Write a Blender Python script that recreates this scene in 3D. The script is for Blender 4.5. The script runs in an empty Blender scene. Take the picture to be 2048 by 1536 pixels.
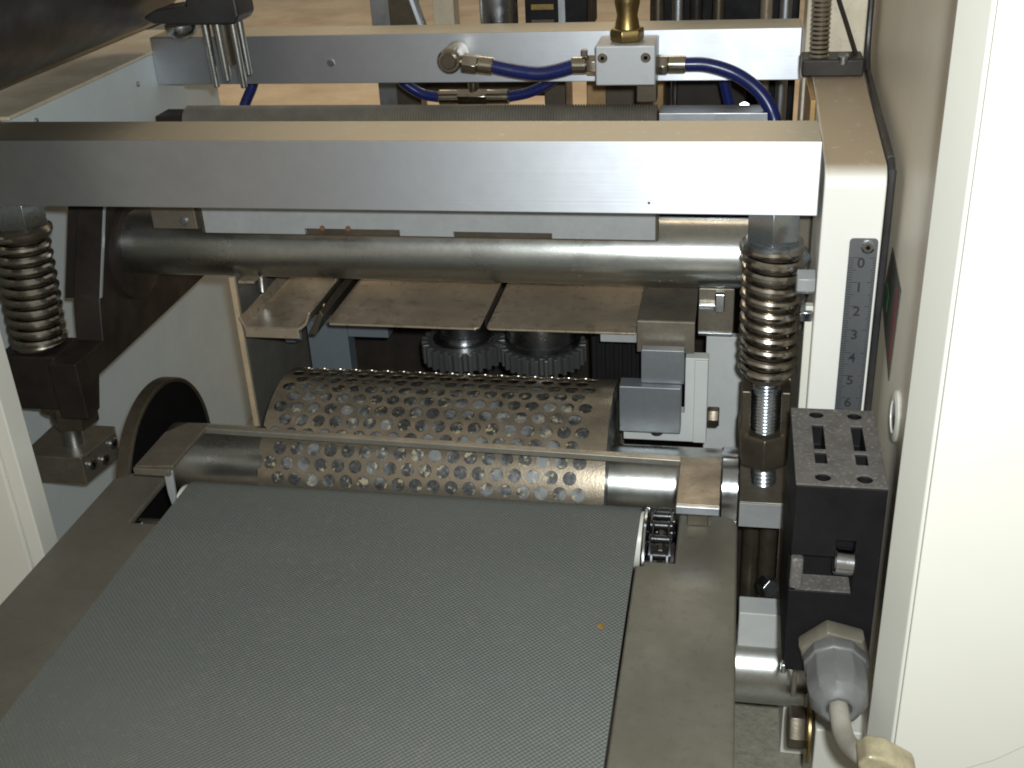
import bpy, bmesh, math, random
from mathutils import Vector, Matrix
random.seed(7)
R_ = math.radians
S = 0.01                      # everything below is written in centimetres
sc = bpy.context.scene
COL = sc.collection

# ------------------------------------------------------------------ camera
def make_camera():
    p, y, r = R_(27.221), R_(-11.724), R_(3.102)
    f = Vector((math.sin(y)*math.cos(p), math.cos(y)*math.cos(p), -math.sin(p)))
    rt = Vector((math.cos(y), -math.sin(y), 0)); d = f.cross(rt)
    r2 = rt*math.cos(r) + d*math.sin(r); d2 = -rt*math.sin(r) + d*math.cos(r)
    cam = bpy.data.cameras.new('camera'); o = bpy.data.objects.new('camera', cam); COL.objects.link(o)
    M = Matrix((r2, -d2, -f)).transposed().to_4x4(); M.translation = Vector((0, 0, 25.9))*S
    o.matrix_world = M
    cam.sensor_width = 36; cam.lens = 36*2304.66/2048; cam.clip_start = 0.01; cam.clip_end = 100
    sc.camera = o
make_camera()

# ------------------------------------------------------------------ light
w = bpy.data.worlds.new('World'); sc.world = w; w.use_nodes = True
w.node_tree.nodes['Background'].inputs[0].default_value = (0.76, 0.70, 0.585, 1)
w.node_tree.nodes['Background'].inputs[1].default_value = 0.36
def lamp(name, kind, loc, power, col, **k):
    l = bpy.data.lights.new(name, kind); l.energy = power; l.color = col
    for a, b in k.items(): setattr(l, a, b)
    o = bpy.data.objects.new(name, l); COL.objects.link(o); o.location = Vector(loc)*S
    return o
flash = lamp('camera_flash', 'SPOT', (1.2, -0.3, 27.6), 9.8, (0.90, 0.965, 0.98), shadow_soft_size=0.006, spot_size=R_(122), spot_blend=1.0)
sc.cycles.use_denoising = True
flash.rotation_euler = (Vector((2.5, 42, 8))-Vector((1.2, -.3, 27.6))).to_track_quat('-Z', 'Y').to_euler()
fill = lamp('fill_light', 'AREA', (-60, 380, 260), 60, (1.0, 0.80, 0.55), shape='RECTANGLE', size=2.4, size_y=1.6)  # unseen fill light, added to brighten the floor and the metal tops
fill.rotation_euler = (0, 0, 0)
sc.view_settings.view_transform = 'Standard'; sc.view_settings.look = 'None'
sc.view_settings.exposure = 0.02; sc.view_settings.gamma = 1.0; sc.view_settings.use_curve_mapping = False
sc.render.engine = 'CYCLES'
sc.cycles.filter_width = 1.9
sc.cycles.max_bounces = 8

# ------------------------------------------------------------------ materials
MATS = {}
def mat(name, col, rough=.5, metal=0.0, var=.12, vscale=60, tint=None, bump=0.0, bscale=900, aniso=0.0,
        streak=False, top_tint=None, rlo=.35, rhi=.72, speck=None, speck_scale=500, speck_amt=.5, rvar=.08, belt=False, coat=0.0, spec=.5):
    """procedural surface: colour mottling, fine relief, optional brushed streaks, specks and tinted tops"""
    m = bpy.data.materials.new(name); m.use_nodes = True
    nt = m.node_tree; N = nt.nodes; L = nt.links; b = N['Principled BSDF']
    tc = N.new('ShaderNodeTexCoord'); geo = N.new('ShaderNodeNewGeometry')
    def noise(scale, detail=4, vec=None, rough=.6):
        n = N.new('ShaderNodeTexNoise'); n.inputs['Scale'].default_value = scale
        n.inputs['Detail'].default_value = detail; n.inputs['Roughness'].default_value = rough
        L.new(vec if vec is not None else geo.outputs['Position'], n.inputs['Vector']); return n
    def mixc(fac, a, c, mode='MIX'):
        x = N.new('ShaderNodeMix'); x.data_type = 'RGBA'; x.blend_type = mode
        if isinstance(fac, float): x.inputs[0].default_value = fac
        else: L.new(fac, x.inputs[0])
        for sock, v in ((x.inputs[6], a), (x.inputs[7], c)):
            if isinstance(v, tuple): sock.default_value = (*v, 1)
            else: L.new(v, sock)
        return x.outputs[2]
    def ramp(src, lo, hi):
        r = N.new('ShaderNodeMapRange'); r.inputs['From Min'].default_value = lo; r.inputs['From Max'].default_value = hi
        L.new(src, r.inputs['Value']); return r.outputs['Result']
    n1 = noise(vscale); t = tint or tuple(c*(1-3*var) for c in col)
    c = mixc(ramp(n1.outputs['Fac'], rlo, rhi), tuple(x*(1+var) for x in col), tuple(max(x, 0) for x in t))
    n2 = noise(vscale*7, 3)
    c = mixc(ramp(n2.outputs['Fac'], .3, .75), c, mixc(min(.55, var*6), c, tuple(x*.75 for x in col)))
    if speck:
        n3 = noise(speck_scale, 2, rough=.8)
        f = N.new('ShaderNodeMath'); f.operation = 'MULTIPLY'; f.inputs[1].default_value = speck_amt
        L.new(ramp(n3.outputs['Fac'], .56, .66), f.inputs[0])
        c = mixc(f.outputs[0], c, speck)
    if top_tint:                                   # tints level faces; a dusty film on the post
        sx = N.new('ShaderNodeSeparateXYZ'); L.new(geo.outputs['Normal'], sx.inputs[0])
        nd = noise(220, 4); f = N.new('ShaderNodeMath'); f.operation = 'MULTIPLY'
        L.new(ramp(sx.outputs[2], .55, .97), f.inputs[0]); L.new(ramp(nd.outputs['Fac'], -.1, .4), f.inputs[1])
        c = mixc(f.outputs[0], c, top_tint)
    L.new(c, b.inputs['Base Color'])
    rr = N.new('ShaderNodeMapRange'); rr.inputs['To Min'].default_value = max(rough-rvar, .03); rr.inputs['To Max'].default_value = min(rough+rvar, 1)
    rr.inputs['From Min'].default_value = .3; rr.inputs['From Max'].default_value = .7
    L.new(n1.outputs['Fac'], rr.inputs['Value']); L.new(rr.outputs['Result'], b.inputs['Roughness'])
    b.inputs['Metallic'].default_value = metal
    b.inputs['Specular IOR Level'].default_value = spec
    b.inputs['Coat Weight'].default_value = coat
    if aniso:
        b.inputs['Anisotropic'].default_value = aniso; b.inputs['Anisotropic Rotation'].default_value = 0
        tg = N.new('ShaderNodeTangent'); tg.direction_type = 'RADIAL'; tg.axis = 'X'
        L.new(tg.outputs[0], b.inputs['Tangent'])
    src = None
    if belt:
        mp = N.new('ShaderNodeVectorMath'); mp.operation = 'SCALE'; mp.inputs['Scale'].default_value = 2*math.pi/.0018
        L.new(geo.outputs['Position'], mp.inputs[0])
        sp = N.new('ShaderNodeSeparateXYZ'); L.new(mp.outputs[0], sp.inputs[0])
        def sn(s):
            k = N.new('ShaderNodeMath'); k.operation = 'SINE'; L.new(s, k.inputs[0]); return k.outputs[0]
        k = N.new('ShaderNodeMath'); k.operation = 'MULTIPLY'; L.new(sn(sp.outputs[0]), k.inputs[0]); L.new(sn(sp.outputs[1]), k.inputs[1])
        src = k.outputs[0]
        wv = mixc(ramp(src, -1, 1), mixc(.14, c, (.02, .022, .02)), c); L.new(wv, b.inputs['Base Color'])
    elif streak:
        mp = N.new('ShaderNodeMapping'); mp.inputs['Scale'].default_value = (6, 900, 900)
        L.new(geo.outputs['Position'], mp.inputs[0]); src = noise(1.0, 3, mp.outputs[0]).outputs['Fac']
    elif bump:
        src = noise(bscale, 3).outputs['Fac']
    if src is not None and bump:
        bp = N.new('ShaderNodeBump'); bp.inputs['Strength'].default_value = bump; bp.inputs['Distance'].default_value = .0004
        L.new(src, bp.inputs['Height']); L.new(bp.outputs[0], b.inputs['Normal'])
    MATS[name] = m; return m

mat('alu', (.66, .68, .72), .53, 1, .04, 25, bump=.12, streak=True, top_tint=(.40, .37, .30), aniso=.66, rvar=.03)  # level tops tinted tan in the base colour
mat('alu_plain', (.50, .52, .55), .38, 1, .06, 60, bump=.06, bscale=2500)
mat('alu_pale', (.37, .38, .38), .5, .35, .06, 50, bump=.05)
mat('steel_tube', (.50, .51, .49), .31, 1, .10, 70, tint=(.42, .42, .39), bump=.10, bscale=1500, rvar=.06)
mat('chrome', (.62, .64, .67), .17, 1, .05, 90, bump=.05, bscale=1800)
mat('zinc', (.58, .62, .66), .26, 1, .08, 150, bump=.05)
mat('spring', (.53, .50, .45), .23, 1, .12, 120, tint=(.36, .30, .23), bump=.06)
mat('oiled', (.16, .135, .10), .36, .75, .2, 80, tint=(.07, .055, .04), bump=.12)
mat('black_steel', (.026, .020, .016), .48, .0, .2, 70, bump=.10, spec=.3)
mat('black_link', (.05, .05, .052), .3, .8, .15, 90, bump=.06)
mat('grey_steel', (.16, .15, .13), .5, .3, .1, 60, bump=.08)
mat('bracket', (.24, .21, .165), .42, .65, .15, 60, tint=(.15, .125, .095), bump=.10, speck=(.10, .085, .06), speck_amt=.35)
mat('strap', (.42, .39, .33), .36, .8, .12, 60, bump=.08)
mat('ribbed_bar', (.29, .27, .225), .45, .4, .1, 60, bump=.08)
mat('drum', (.36, .30, .225), .27, .8, .12, 90, tint=(.20, .165, .125), bump=.12, rvar=.06)
mat('core', (.19, .195, .19), .5, .2, .1, 85, tint=(.015, .013, .011), rlo=.40, rhi=.52, bump=.1, speck=(.45, .38, .24), speck_scale=260, speck_amt=.8)
mat('rail', (.108, .100, .077), .46, .0, .10, 26, tint=(.082, .075, .056), bump=.22, bscale=1100, speck=(.07, .06, .045), speck_scale=240, speck_amt=.4)
mat('belt', (.124, .134, .122), .66, 0, .03, 11, tint=(.110, .120, .110), bump=.5, belt=True, rvar=.04, speck=(.20, .19, .16), speck_scale=330, speck_amt=.22)
mat('cream', (.67, .655, .58), .36, 0, .01, 14, tint=(.66, .645, .57), bump=.04, bscale=1200, rvar=.015)
mat('cream_dusty', (.76, .74, .69), .40, 0, .01, 14, tint=(.73, .71, .65), bump=.06, top_tint=(.36, .28, .19))
mat('wall_paint', (.56, .62, .63), .5, 0, .02, 30, bump=.06)
mat('cream_wall', (.80, .74, .62), .42, 0, .03, 12, tint=(.76, .69, .56), bump=.05)
mat('cream_dirty', (.60, .53, .41), .44, 0, .05, 30, tint=(.43, .36, .25), bump=.10, speck=(.30, .24, .16), speck_scale=300, speck_amt=.3)
mat('pale_panel', (.52, .53, .51), .5, 0, .04, 30, bump=.06)
mat('tan_sheet', (.43, .355, .265), .30, .55, .10, 50, tint=(.32, .26, .185), bump=.08, speck=(.17, .12, .07), speck_scale=160, speck_amt=.45)
mat('blue_alu', (.25, .29, .32), .42, .6, .06, 60, bump=.06)
mat('steel_block', (.25, .265, .28), .42, .6, .06, 60, bump=.06)
mat('gear', (.15, .155, .15), .36, .7, .15, 90, tint=(.12, .12, .115), bump=.10)
mat('gear_hub', (.35, .36, .37), .28, 1, .1, 90, bump=.06)
mat('black_plastic', (.010, .009, .010), .6, 0, .2, 90, bump=.10, spec=.2)
mat('dust_grey', (.115, .105, .095), .85, 0, .15, 120, tint=(.075, .067, .06), bump=.5, bscale=1300, speck=(.21, .19, .17), speck_scale=620, speck_amt=.8)
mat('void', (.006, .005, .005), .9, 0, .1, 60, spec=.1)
mat('gland', (.15, .15, .147), .5, 0, .06, 120, tint=(.125, .122, .115), bump=.08)
mat('gland_nut', (.17, .15, .115), .45, .1, .1, 120, bump=.08)
mat('cable', (.36, .33, .275), .5, 0, .06, 100, bump=.08)
mat('ferrule', (.44, .38, .245), .38, .3, .12, 200, bump=.2, bscale=600)
mat('brass', (.30, .23, .11), .34, 1, .12, 120, tint=(.34, .23, .07), bump=.06)
mat('nickel', (.50, .46, .39), .22, 1, .12, 140, tint=(.34, .29, .22), bump=.05)
mat('hose', (.010, .018, .11), .28, 0, .1, 120, bump=.05)
mat('valve', (.52, .53, .55), .42, .3, .04, 80, bump=.06)
mat('ruler', (.20, .21, .22), .40, .7, .05, 80, bump=.05)
mat('ink', (.02, .02, .025), .6)
mat('tan_edge', (.45, .34, .22), .5, 0, .08, 120, bump=.1)
mat('base', (.36, .34, .275), .42, 0, .08, 200, tint=(.27, .25, .19), bump=1.0, bscale=420, speck=(.20, .18, .13), speck_scale=420, speck_amt=.5)
mat('floor', (.72, .59, .43), .6, 0, .07, 3.5, tint=(.50, .38, .26), bump=.1, bscale=60)
mat('wood', (.34, .21, .09), .5, 0, .12, 40, bump=.1)
mat('rust', (.16, .07, .025), .7)
mat('red', (.20, .03, .025), .5, 0, .08, 120)
mat('green', (.02, .16, .07), .5, 0, .08, 120)
mat('label_dark', (.075, .075, .065), .5, 0, .1, 120)
mat('rubber', (.035, .033, .034), .40, 0, .3, 30, tint=(.008, .007, .006), bump=.2, bscale=200)
mat('orange_crumb', (.26, .15, .035), .7, 0, .2, 500)
mat('amber', (.42, .26, .09), .4, 0, .1, 80)

# ------------------------------------------------------------------ mesh helpers
WLOC = {}
class MB:
    def __init__(s): s.v = []; s.f = []
    def add(s, vs, fs):
        o = len(s.v); s.v += [Vector(v) for v in vs]; s.f += [tuple(i+o for i in f) for f in fs]; return s
    def box(s, x0, x1, y0, y1, z0, z1):
        return s.add([(x0,y0,z0),(x1,y0,z0),(x1,y1,z0),(x0,y1,z0),(x0,y0,z1),(x1,y0,z1),(x1,y1,z1),(x0,y1,z1)],
                     [(0,3,2,1),(4,5,6,7),(0,1,5,4),(1,2,6,5),(2,3,7,6),(3,0,4,7)])
    def prism(s, ax, poly, a, b):
        mk = {'x': lambda p, t: (t, p[0], p[1]), 'y': lambda p, t: (p[0], t, p[1]), 'z': lambda p, t: (p[0], p[1], t)}[ax]
        n = len(poly); vs = [mk(p, a) for p in poly] + [mk(p, b) for p in poly]
        fs = [tuple(range(n)), tuple(range(2*n-1, n-1, -1))] + [(i, i+n, (i+1) % n + n, (i+1) % n) for i in range(n)]
        return s.add(vs, fs)
    def lathe(s, o, d, prof, n=32, close=True, rot=0.0):
        o = Vector(o); d = Vector(d).normalized()
        u = d.orthogonal().normalized()
        if abs(d.z) > .9: u = Vector((1, 0, 0)) - d*d.x; u.normalize()
        w = d.cross(u); vs = []; fs = []
        for t, r in prof:
            for k in range(n):
                a = 2*math.pi*k/n + rot; vs.append(o + d*t + (u*math.cos(a) + w*math.sin(a))*r)
        for i in range(len(prof)-1):
            for k in range(n):
                fs.append((i*n+k, i*n+(k+1) % n, (i+1)*n+(k+1) % n, (i+1)*n+k))
        if close: fs += [tuple(range(n-1, -1, -1)), tuple(range((len(prof)-1)*n, len(prof)*n))]
        return s.add(vs, fs)
    def cyl(s, p0, p1, r0, r1=None, n=32, ch=0.0, rot=0.0):
        p0 = Vector(p0); p1 = Vector(p1); l = (p1-p0).length; r1 = r0 if r1 is None else r1
        pr = [(0, r0-ch), (ch, r0), (l-ch, r1), (l, r1-ch)] if ch else [(0, r0), (l, r1)]
        return s.lathe(p0, p1-p0, pr, n, rot=rot)
    def hexa(s, p0, p1, r, rot=0.0):
        l = (Vector(p1)-Vector(p0)).length; c = min(.12*r, .3*l)
        return s.lathe(p0, Vector(p1)-Vector(p0), [(0, r*.93), (c, r), (l-c, r), (l, r*.93)], 6, rot=rot)
    def thread(s, p0, p1, r, pitch=.12, n=20):
        l = (Vector(p1)-Vector(p0)).length; k = max(2, int(l/pitch)); pr = [(0, r*.85)]
        for i in range(k): pr += [((i+.5)*l/k, r), ((i+1)*l/k, r*.87)]
        return s.lathe(p0, Vector(p1)-Vector(p0), pr, n)
    def path(s, pts, r, n=12, sub=8, smooth=True):
        P = [Vector(p) for p in pts]
        if smooth and len(P) > 2:
            Q = [P[0]*2-P[1]] + P + [P[-1]*2-P[-2]]; out = []
            for i in range(1, len(Q)-2):
                a, b, c, d = Q[i-1:i+3]
                for k in range(sub):
                    t = k/sub; out.append(.5*((2*b)+(c-a)*t+(2*a-5*b+4*c-d)*t*t+(3*b-a-3*c+d)*t**3))
            P = out + [P[-1]]
        vs = []; fs = []; u = None
        for i, p in enumerate(P):
            d = (P[min(i+1, len(P)-1)] - P[max(i-1, 0)]).normalized()
            u = d.orthogonal() if u is None else (u - d*u.dot(d)); u.normalize(); w = d.cross(u)
            for k in range(n):
                a = 2*math.pi*k/n; vs.append(p+(u*math.cos(a)+w*math.sin(a))*r)
        for i in range(len(P)-1):
            for k in range(n): fs.append((i*n+k, i*n+(k+1) % n, (i+1)*n+(k+1) % n, (i+1)*n+k))
        fs += [tuple(range(n-1, -1, -1)), tuple(range((len(P)-1)*n, len(P)*n))]
        return s.add(vs, fs)
    def build(s, name, m, parent=None, bevel=0.0, angle=35, seg=2, cut=None, solid=0.0):
        lo = Vector([min(v[i] for v in s.v) for i in range(3)]); hi = Vector([max(v[i] for v in s.v) for i in range(3)])
        c = (lo+hi)/2; c.z = lo.z if parent is None else c.z
        me = bpy.data.meshes.new(name); me.from_pydata([tuple((v-c)*S) for v in s.v], [], s.f)
        bm = bmesh.new(); bm.from_mesh(me); bmesh.ops.recalc_face_normals(bm, faces=bm.faces); bm.to_mesh(me); bm.free()
        o = bpy.data.objects.new(name, me); COL.objects.link(o)
        if solid:
            md = o.modifiers.new('thickness', 'SOLIDIFY'); md.thickness = solid*S; md.offset = -1
        if cut:
            tmp = []
            for q in cut:
                mq = bpy.data.meshes.new('cut'); mq.from_pydata([tuple((v-c)*S) for v in q.v], [], q.f)
                bm = bmesh.new(); bm.from_mesh(mq); bmesh.ops.recalc_face_normals(bm, faces=bm.faces); bm.to_mesh(mq); bm.free()
                oq = bpy.data.objects.new('cut', mq); COL.objects.link(oq); tmp.append(oq)
                md = o.modifiers.new('b', 'BOOLEAN'); md.operation = 'DIFFERENCE'; md.object = oq; md.solver = 'EXACT'
            dg = bpy.context.evaluated_depsgraph_get(); nm = bpy.data.meshes.new_from_object(o.evaluated_get(dg))
            o.modifiers.clear(); o.data = nm; me = nm
            for oq in tmp: bpy.data.objects.remove(oq)
        me.materials.clear(); me.materials.append(MATS[m])
        for p in me.polygons: p.use_smooth = True
        me.set_sharp_from_angle(angle=R_(angle))
        if bevel:
            md = o.modifiers.new('edge', 'BEVEL'); md.width = bevel*S; md.segments = seg; md.limit_method = 'ANGLE'; md.angle_limit = R_(angle)
            md.harden_normals = True
        WLOC[o.name] = c
        if parent is not None:
            o.parent = parent; o.location = (c-WLOC[parent.name])*S
        else: o.location = c*S
        return o

def tag(o, label, cat, group=None, kind=None):
    o['label'] = label
    if cat: o['category'] = cat
    if group: o['group'] = group
    if kind: o['kind'] = kind
    return o
def thing(name, label, cat, loc, group=None):
    o = bpy.data.objects.new(name, None); COL.objects.link(o); o.location = Vector(loc)*S; o.empty_display_size = .01
    WLOC[o.name] = Vector(loc); return tag(o, label, cat, group)
def structure(o, label): o['kind'] = 'structure'; o['label'] = label; return o
def arc(cx, cy, r, a0, a1, n=8):
    return [(cx+r*math.cos(R_(a0+(a1-a0)*i/n)), cy+r*math.sin(R_(a0+(a1-a0)*i/n))) for i in range(n+1)]

# ================================================================== large structure
structure(MB().box(-700, 700, -150, 1600, -90, -85).build('floor', 'floor'), 'tan workshop floor far behind the machine')
tag(MB().box(-37, 30, 10, 78, -20, -16).build('machine_bed', 'base', bevel=.1), 'beige hammer-finish machine bed seen below the grey shaft', 'machine bed')

# --- cabinet on the right: side wall, door column with raised door sheet
cab = thing('machine_cabinet', 'cream painted cabinet filling the right edge of the picture', 'cabinet', (12, 45, -16))
MB().box(6.2, 7.0, 34.6, 100, -16, 40).build('side_wall', 'cream_wall', cab, bevel=.05)
MB().prism('z', [(5.95, 30.15), (5.36, 31.6), (5.5, 31.8), (6.15, 34.5), (26, 34.5), (26, 30.15)], -16, 40).build('door_frame', 'cream', cab, bevel=.08)
MB().prism('y', [(6.02, 40), (6.02, -14), (6.6, -5.6), (7.3, -4.4), (8.2, -3.6), (9.2, -3.0), (10.0, -2.3), (11, -1.2), (13, 1.6), (26, 4), (26, 40)], 29.95, 30.15).build('door', 'cream', cab, bevel=.06)
gr = MB().lathe((6.2, 38.1, 5.2), (-1, 0, 0), [(0, .95), (.12, .95), (.18, .85), (.18, .62), (.05, .6)], 32).build('grommet', 'cream', cab)
MB().cyl((6.2, 38.1, 5.2), (6.05, 38.1, 5.2), .55, n=24, ch=.04).build('lock_barrel', 'chrome', gr)

st = thing('warning_sticker', 'dark diamond sticker with red and green print on the cabinet wall', 'sticker', (6.19, 42.6, 5.4))
MB().prism('x', [(43.6, 9.6), (40.5, 9.1), (40.9, 5.2), (44.9, 6.9)], 6.16, 6.20).build('backing', 'label_dark', st)
MB().prism('x', [(41.5, 8.8), (40.9, 8.6), (41.1, 5.8), (41.5, 6.0)], 6.145, 6.159).build('red_print', 'red', st)
MB().prism('x', [(43.9, 8.0), (43.2, 7.8), (43.3, 7.0), (44.0, 7.2)], 6.145, 6.159).build('green_print', 'green', st)

# --- post on the right with the ruler
post = thing('side_post', 'cream painted side post carrying the steel ruler', 'post', (4.48, 48, -16))
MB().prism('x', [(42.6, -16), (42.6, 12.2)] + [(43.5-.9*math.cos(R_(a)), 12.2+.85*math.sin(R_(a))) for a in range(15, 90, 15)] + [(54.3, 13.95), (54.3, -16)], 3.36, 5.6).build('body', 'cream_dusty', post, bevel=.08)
MB().box(3.05, 3.35, 43.0, 43.4, -3, 7.3).build('edge_strip', 'cream', post, bevel=.04)
MB().box(3.0, 5.62, 55.0, 57.5, 10, 36).build('upper_column', 'cream_dirty', post, bevel=.08)
MB().path([(5.78, 42.9, -3), (5.78, 42.9, 11.6), (5.78, 42.95, 12.2), (5.78, 43.2, 12.7), (5.78, 43.7, 13.0), (5.78, 44.6, 13.12), (5.78, 53, 13.8), (5.78, 54.6, 14.1), (5.78, 55.4, 15.5), (5.78, 55.5, 20), (5.78, 55.5, 34)], .15, 10, 5).build('gasket', 'rubber', post)
MB().path([(5.25, 54.4, 14.6), (4.75, 54.5, 15.9), (4.2, 54.6, 17.3), (3.4, 54.6, 19.5)], .10, 8).build('stay_wire', 'black_steel', post)

# --- frame of aluminium bars
fb = thing('cross_beam', 'near brushed aluminium beam spanning the picture', 'beam', (-15.6, 44.1, 11.15), 'aluminium cross beams')
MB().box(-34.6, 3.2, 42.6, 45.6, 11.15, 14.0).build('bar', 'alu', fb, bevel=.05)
rb = thing('cross_beam', 'far brushed aluminium beam behind the valve block', 'beam', (-14.2, 61, 12.35), 'aluminium cross beams')
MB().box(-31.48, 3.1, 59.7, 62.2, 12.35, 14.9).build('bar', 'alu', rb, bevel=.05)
MB().cyl((-21.3, 59.75, 13.45), (-21.3, 59.6, 13.45), .2, n=16, ch=.04).build('screw', 'zinc', rb)
MB().cyl((-3.1, 42.65, 11.6), (-3.1, 42.57, 11.6), .05, n=10).build('dowel', 'black_steel', fb)

sf = thing('frame_assembly', 'left side frame joining the two beams, with tan top flange', 'frame', (-33, 54, 9.6))
MB().box(-31.9, -31.5, 45.62, 62.9, 9.6, 14.0).build('web_plate', 'wall_paint', sf, bevel=.03)
MB().box(-35.0, -31.45, 45.62, 66, 14.01, 14.2).build('top_flange', 'cream_dirty', sf, bevel=.05)
MB().box(-40.5, -35.6, 44, 75, 14.0, 14.6).build('outer_flange', 'cream_dirty', sf, bevel=.1)
for y, z in ((57.5, 12.9), (60.6, 13.4), (47.6, 13.5)):
    MB().cyl((-31.52, y, z), (-31.38, y, z), .14, n=12, ch=.03).build('rivet', 'alu_plain', sf)

wall = thing('machine_wall', 'pale grey painted panel behind the left spring', 'panel', (-35.5, 50, -16))
MB().box(-36.5, -35.6, 34, 76, -16, 13.9).build('sheet', 'wall_paint', wall, bevel=.05)
lc = thing('front_cover', 'cream front cover at the left edge, below the beam', 'cover', (-31, 36, -16))
MB().box(-45, -28.3, 36, 37.2, -16, 22).build('cover_sheet', 'cream', lc, bevel=.08)
MB().box(-45, -28.9, 35.75, 35.99, -16, 21.5).build('raised_sheet', 'cream', lc, bevel=.1)

bh = tag(MB().box(-23.0, 3.2, 58.5, 59.2, -16, 8.4).build('dark_backing', 'black_steel'), 'black backing added for the dark interior behind the gears', 'dark_backing')  # black sheet added to give the dark interior its depth

# ================================================================== conveyor
cv = thing('conveyor', 'flat belt conveyor with painted side rails in the foreground', 'conveyor', (-12.7, 28, -4))
MB().prism('z', [(-3.0, 4), (.75, 4)] + arc(.15, 38.2, .6, 0, 90, 6) + [(-1.55, 38.8), (-1.55, 35.5), (-2.72, 35.5), (-2.72, 35.2), (-3.0, 35.2)], -.3, 0).build('side_rail', 'rail', cv, bevel=.1, seg=3)
MB().box(.55, .73, 4, 38.1, -4, -.31).build('rail_skirt', 'rail', cv, bevel=.05)
MB().prism('z', [(-26.1, 4), (-22.5, 4), (-22.5, 35.8), (-23.75, 35.8), (-23.75, 39.5), (-25.4, 39.5), (-26.1, 38.9)], -.3, 0).build('side_rail', 'rail', cv, bevel=.1, seg=3)
MB().box(-26.08, -25.9, 4, 38.6, -4, -.31).build('rail_skirt', 'rail', cv, bevel=.05)
prof = [(4, .12), (38.5, .12)] + [(38.5+1.3*math.cos(R_(a)), -1.18+1.3*math.sin(R_(a))) for a in range(80, -91, -10)] + [(4, -2.48)]
inner = [(4, -2.34), (38.5, -2.34)] + [(38.5+1.16*math.cos(R_(a)), -1.18+1.16*math.sin(R_(a))) for a in range(-80, 91, 10)] + [(4, -.02)]
MB().prism('x', prof+inner, -22.42, -3.05).build('belt', 'belt', cv)
MB().box(-22.3, -3.2, 4.2, 36.6, -2.3, -.15).build('slider_bed', 'oiled', cv, bevel=.05)
rl = MB().cyl((-22.75, 38.5, -1.18), (-2.85, 38.5, -1.18), 1.14, n=40).build('nose_roller', 'cream', cv)
MB().cyl((-24.2, 37.2, -1.1), (-22.78, 37.2, -1.1), .28, n=16).build('tension_shaft', 'oiled', cv)
MB().cyl((-23.9, 36.6, -1.0), (-23.9, 36.6, -.6), .2, n=12, ch=.05).build('adjusting_screw', 'zinc', cv)
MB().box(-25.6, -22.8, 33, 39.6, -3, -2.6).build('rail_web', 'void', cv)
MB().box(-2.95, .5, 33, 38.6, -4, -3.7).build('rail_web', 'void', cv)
# drive sprocket, flange disc and roller chain in the right notch
cy, cz, cr = 37.8, -1.55, 2.0
MB().cyl((-2.86, cy, cz), (-2.70, cy, cz), 2.02, n=48, ch=.04).build('flange_disc', 'chrome', cv)
sp = MB()
pts = []
for k in range(18*4):
    a = 2*math.pi*k/72; pts.append((cy+(1.72 if k % 4 in (0, 1) else 1.46)*math.cos(a), cz+(1.72 if k % 4 in (0, 1) else 1.46)*math.sin(a)))
sp.prism('x', pts, -2.24, -2.08).build('sprocket', 'oiled', cv)
ch = MB().cyl((-2.68, cy, cz), (-1.65, cy, cz), .6, n=20).build('drive_chain', 'black_steel', cv)
n = 18
for k in range(n):
    a0 = 2*math.pi*k/n; a1 = 2*math.pi*(k+1)/n
    p = Vector((0, cy+cr*.93*math.cos(a0), cz+cr*.93*math.sin(a0))); q = Vector((0, cy+cr*.93*math.cos(a1), cz+cr*.93*math.sin(a1)))
    lk = MB(); d = (q-p).normalized(); nn = Vector((0, -d.z, d.y)); off = .30 if k % 2 else .38
    for sx in (-1, 1):
        xa = -2.16+sx*off; poly = []
        for c0, s0 in ((p, -1), (q, 1)):
            for i in range(7):
                t = R_(-90+180*i/6)*1.0
                v = c0 + d*s0*.19*math.cos(t) + nn*s0*.19*math.sin(t); poly.append((v.y, v.z))
        lk.prism('x', poly, xa-.035, xa+.035)
    lk.cyl((-2.16-.44, p.y, p.z), (-2.16+.44, p.y, p.z), .09, n=10)
    lk.cyl((-2.16-.24, p.y, p.z), (-2.16+.24, p.y, p.z), .17, n=12)
    lk.build('link', 'black_link', ch)
tag(MB().add([(-3.95, 31.25, .13), (-3.74, 31.2, .13), (-3.70, 31.44, .13), (-3.86, 31.58, .13), (-3.98, 31.42, .13), (-3.84, 31.38, .22)], [(0, 1, 5), (1, 2, 5), (2, 3, 5), (3, 4, 5), (4, 0, 5), (4, 3, 2, 1, 0)]).build('crumb', 'orange_crumb'), 'tiny orange crumb lying on the grey belt', 'crumb')

# ================================================================== strap over the drum
hs = thing('guard_strap', 'thin metal strap with two end brackets across the perforated drum', 'strap', (-12, 39, 0))
MB().prism('z', [(-22.9, 40.75), (-1.55, 40.05), (-1.55, 40.42), (-22.9, 41.12)], 1.42, 1.70).build('strap', 'strap', hs, bevel=.04)
MB().prism('z', [(-1.6, 36.9), (.03, 36.9)] + arc(-.2, 40.1, .25, 0, 90, 4) + [(-1.6, 40.35)], 1.56, 1.72).build('end_bracket', 'bracket', hs, bevel=.04)
MB().box(-1.6, .03, 36.72, 36.88, 1.36, 1.70).build('bracket_lip', 'alu_plain', hs, bevel=.03)
MB().box(-1.2, -.4, 38.0, 38.5, .01, 1.55).build('bracket_foot', 'oiled', hs, bevel=.03)
MB().prism('z', [(-23.95, 37.35), (-22.3, 37.5), (-22.25, 41.1), (-23.3, 41.1), (-23.95, 40.2)], 1.56, 1.72).build('end_bracket', 'bracket', hs, bevel=.04)
MB().box(-23.95, -22.35, 37.2, 37.38, 1.38, 1.70).build('bracket_lip', 'bracket', hs, bevel=.03)
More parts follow.
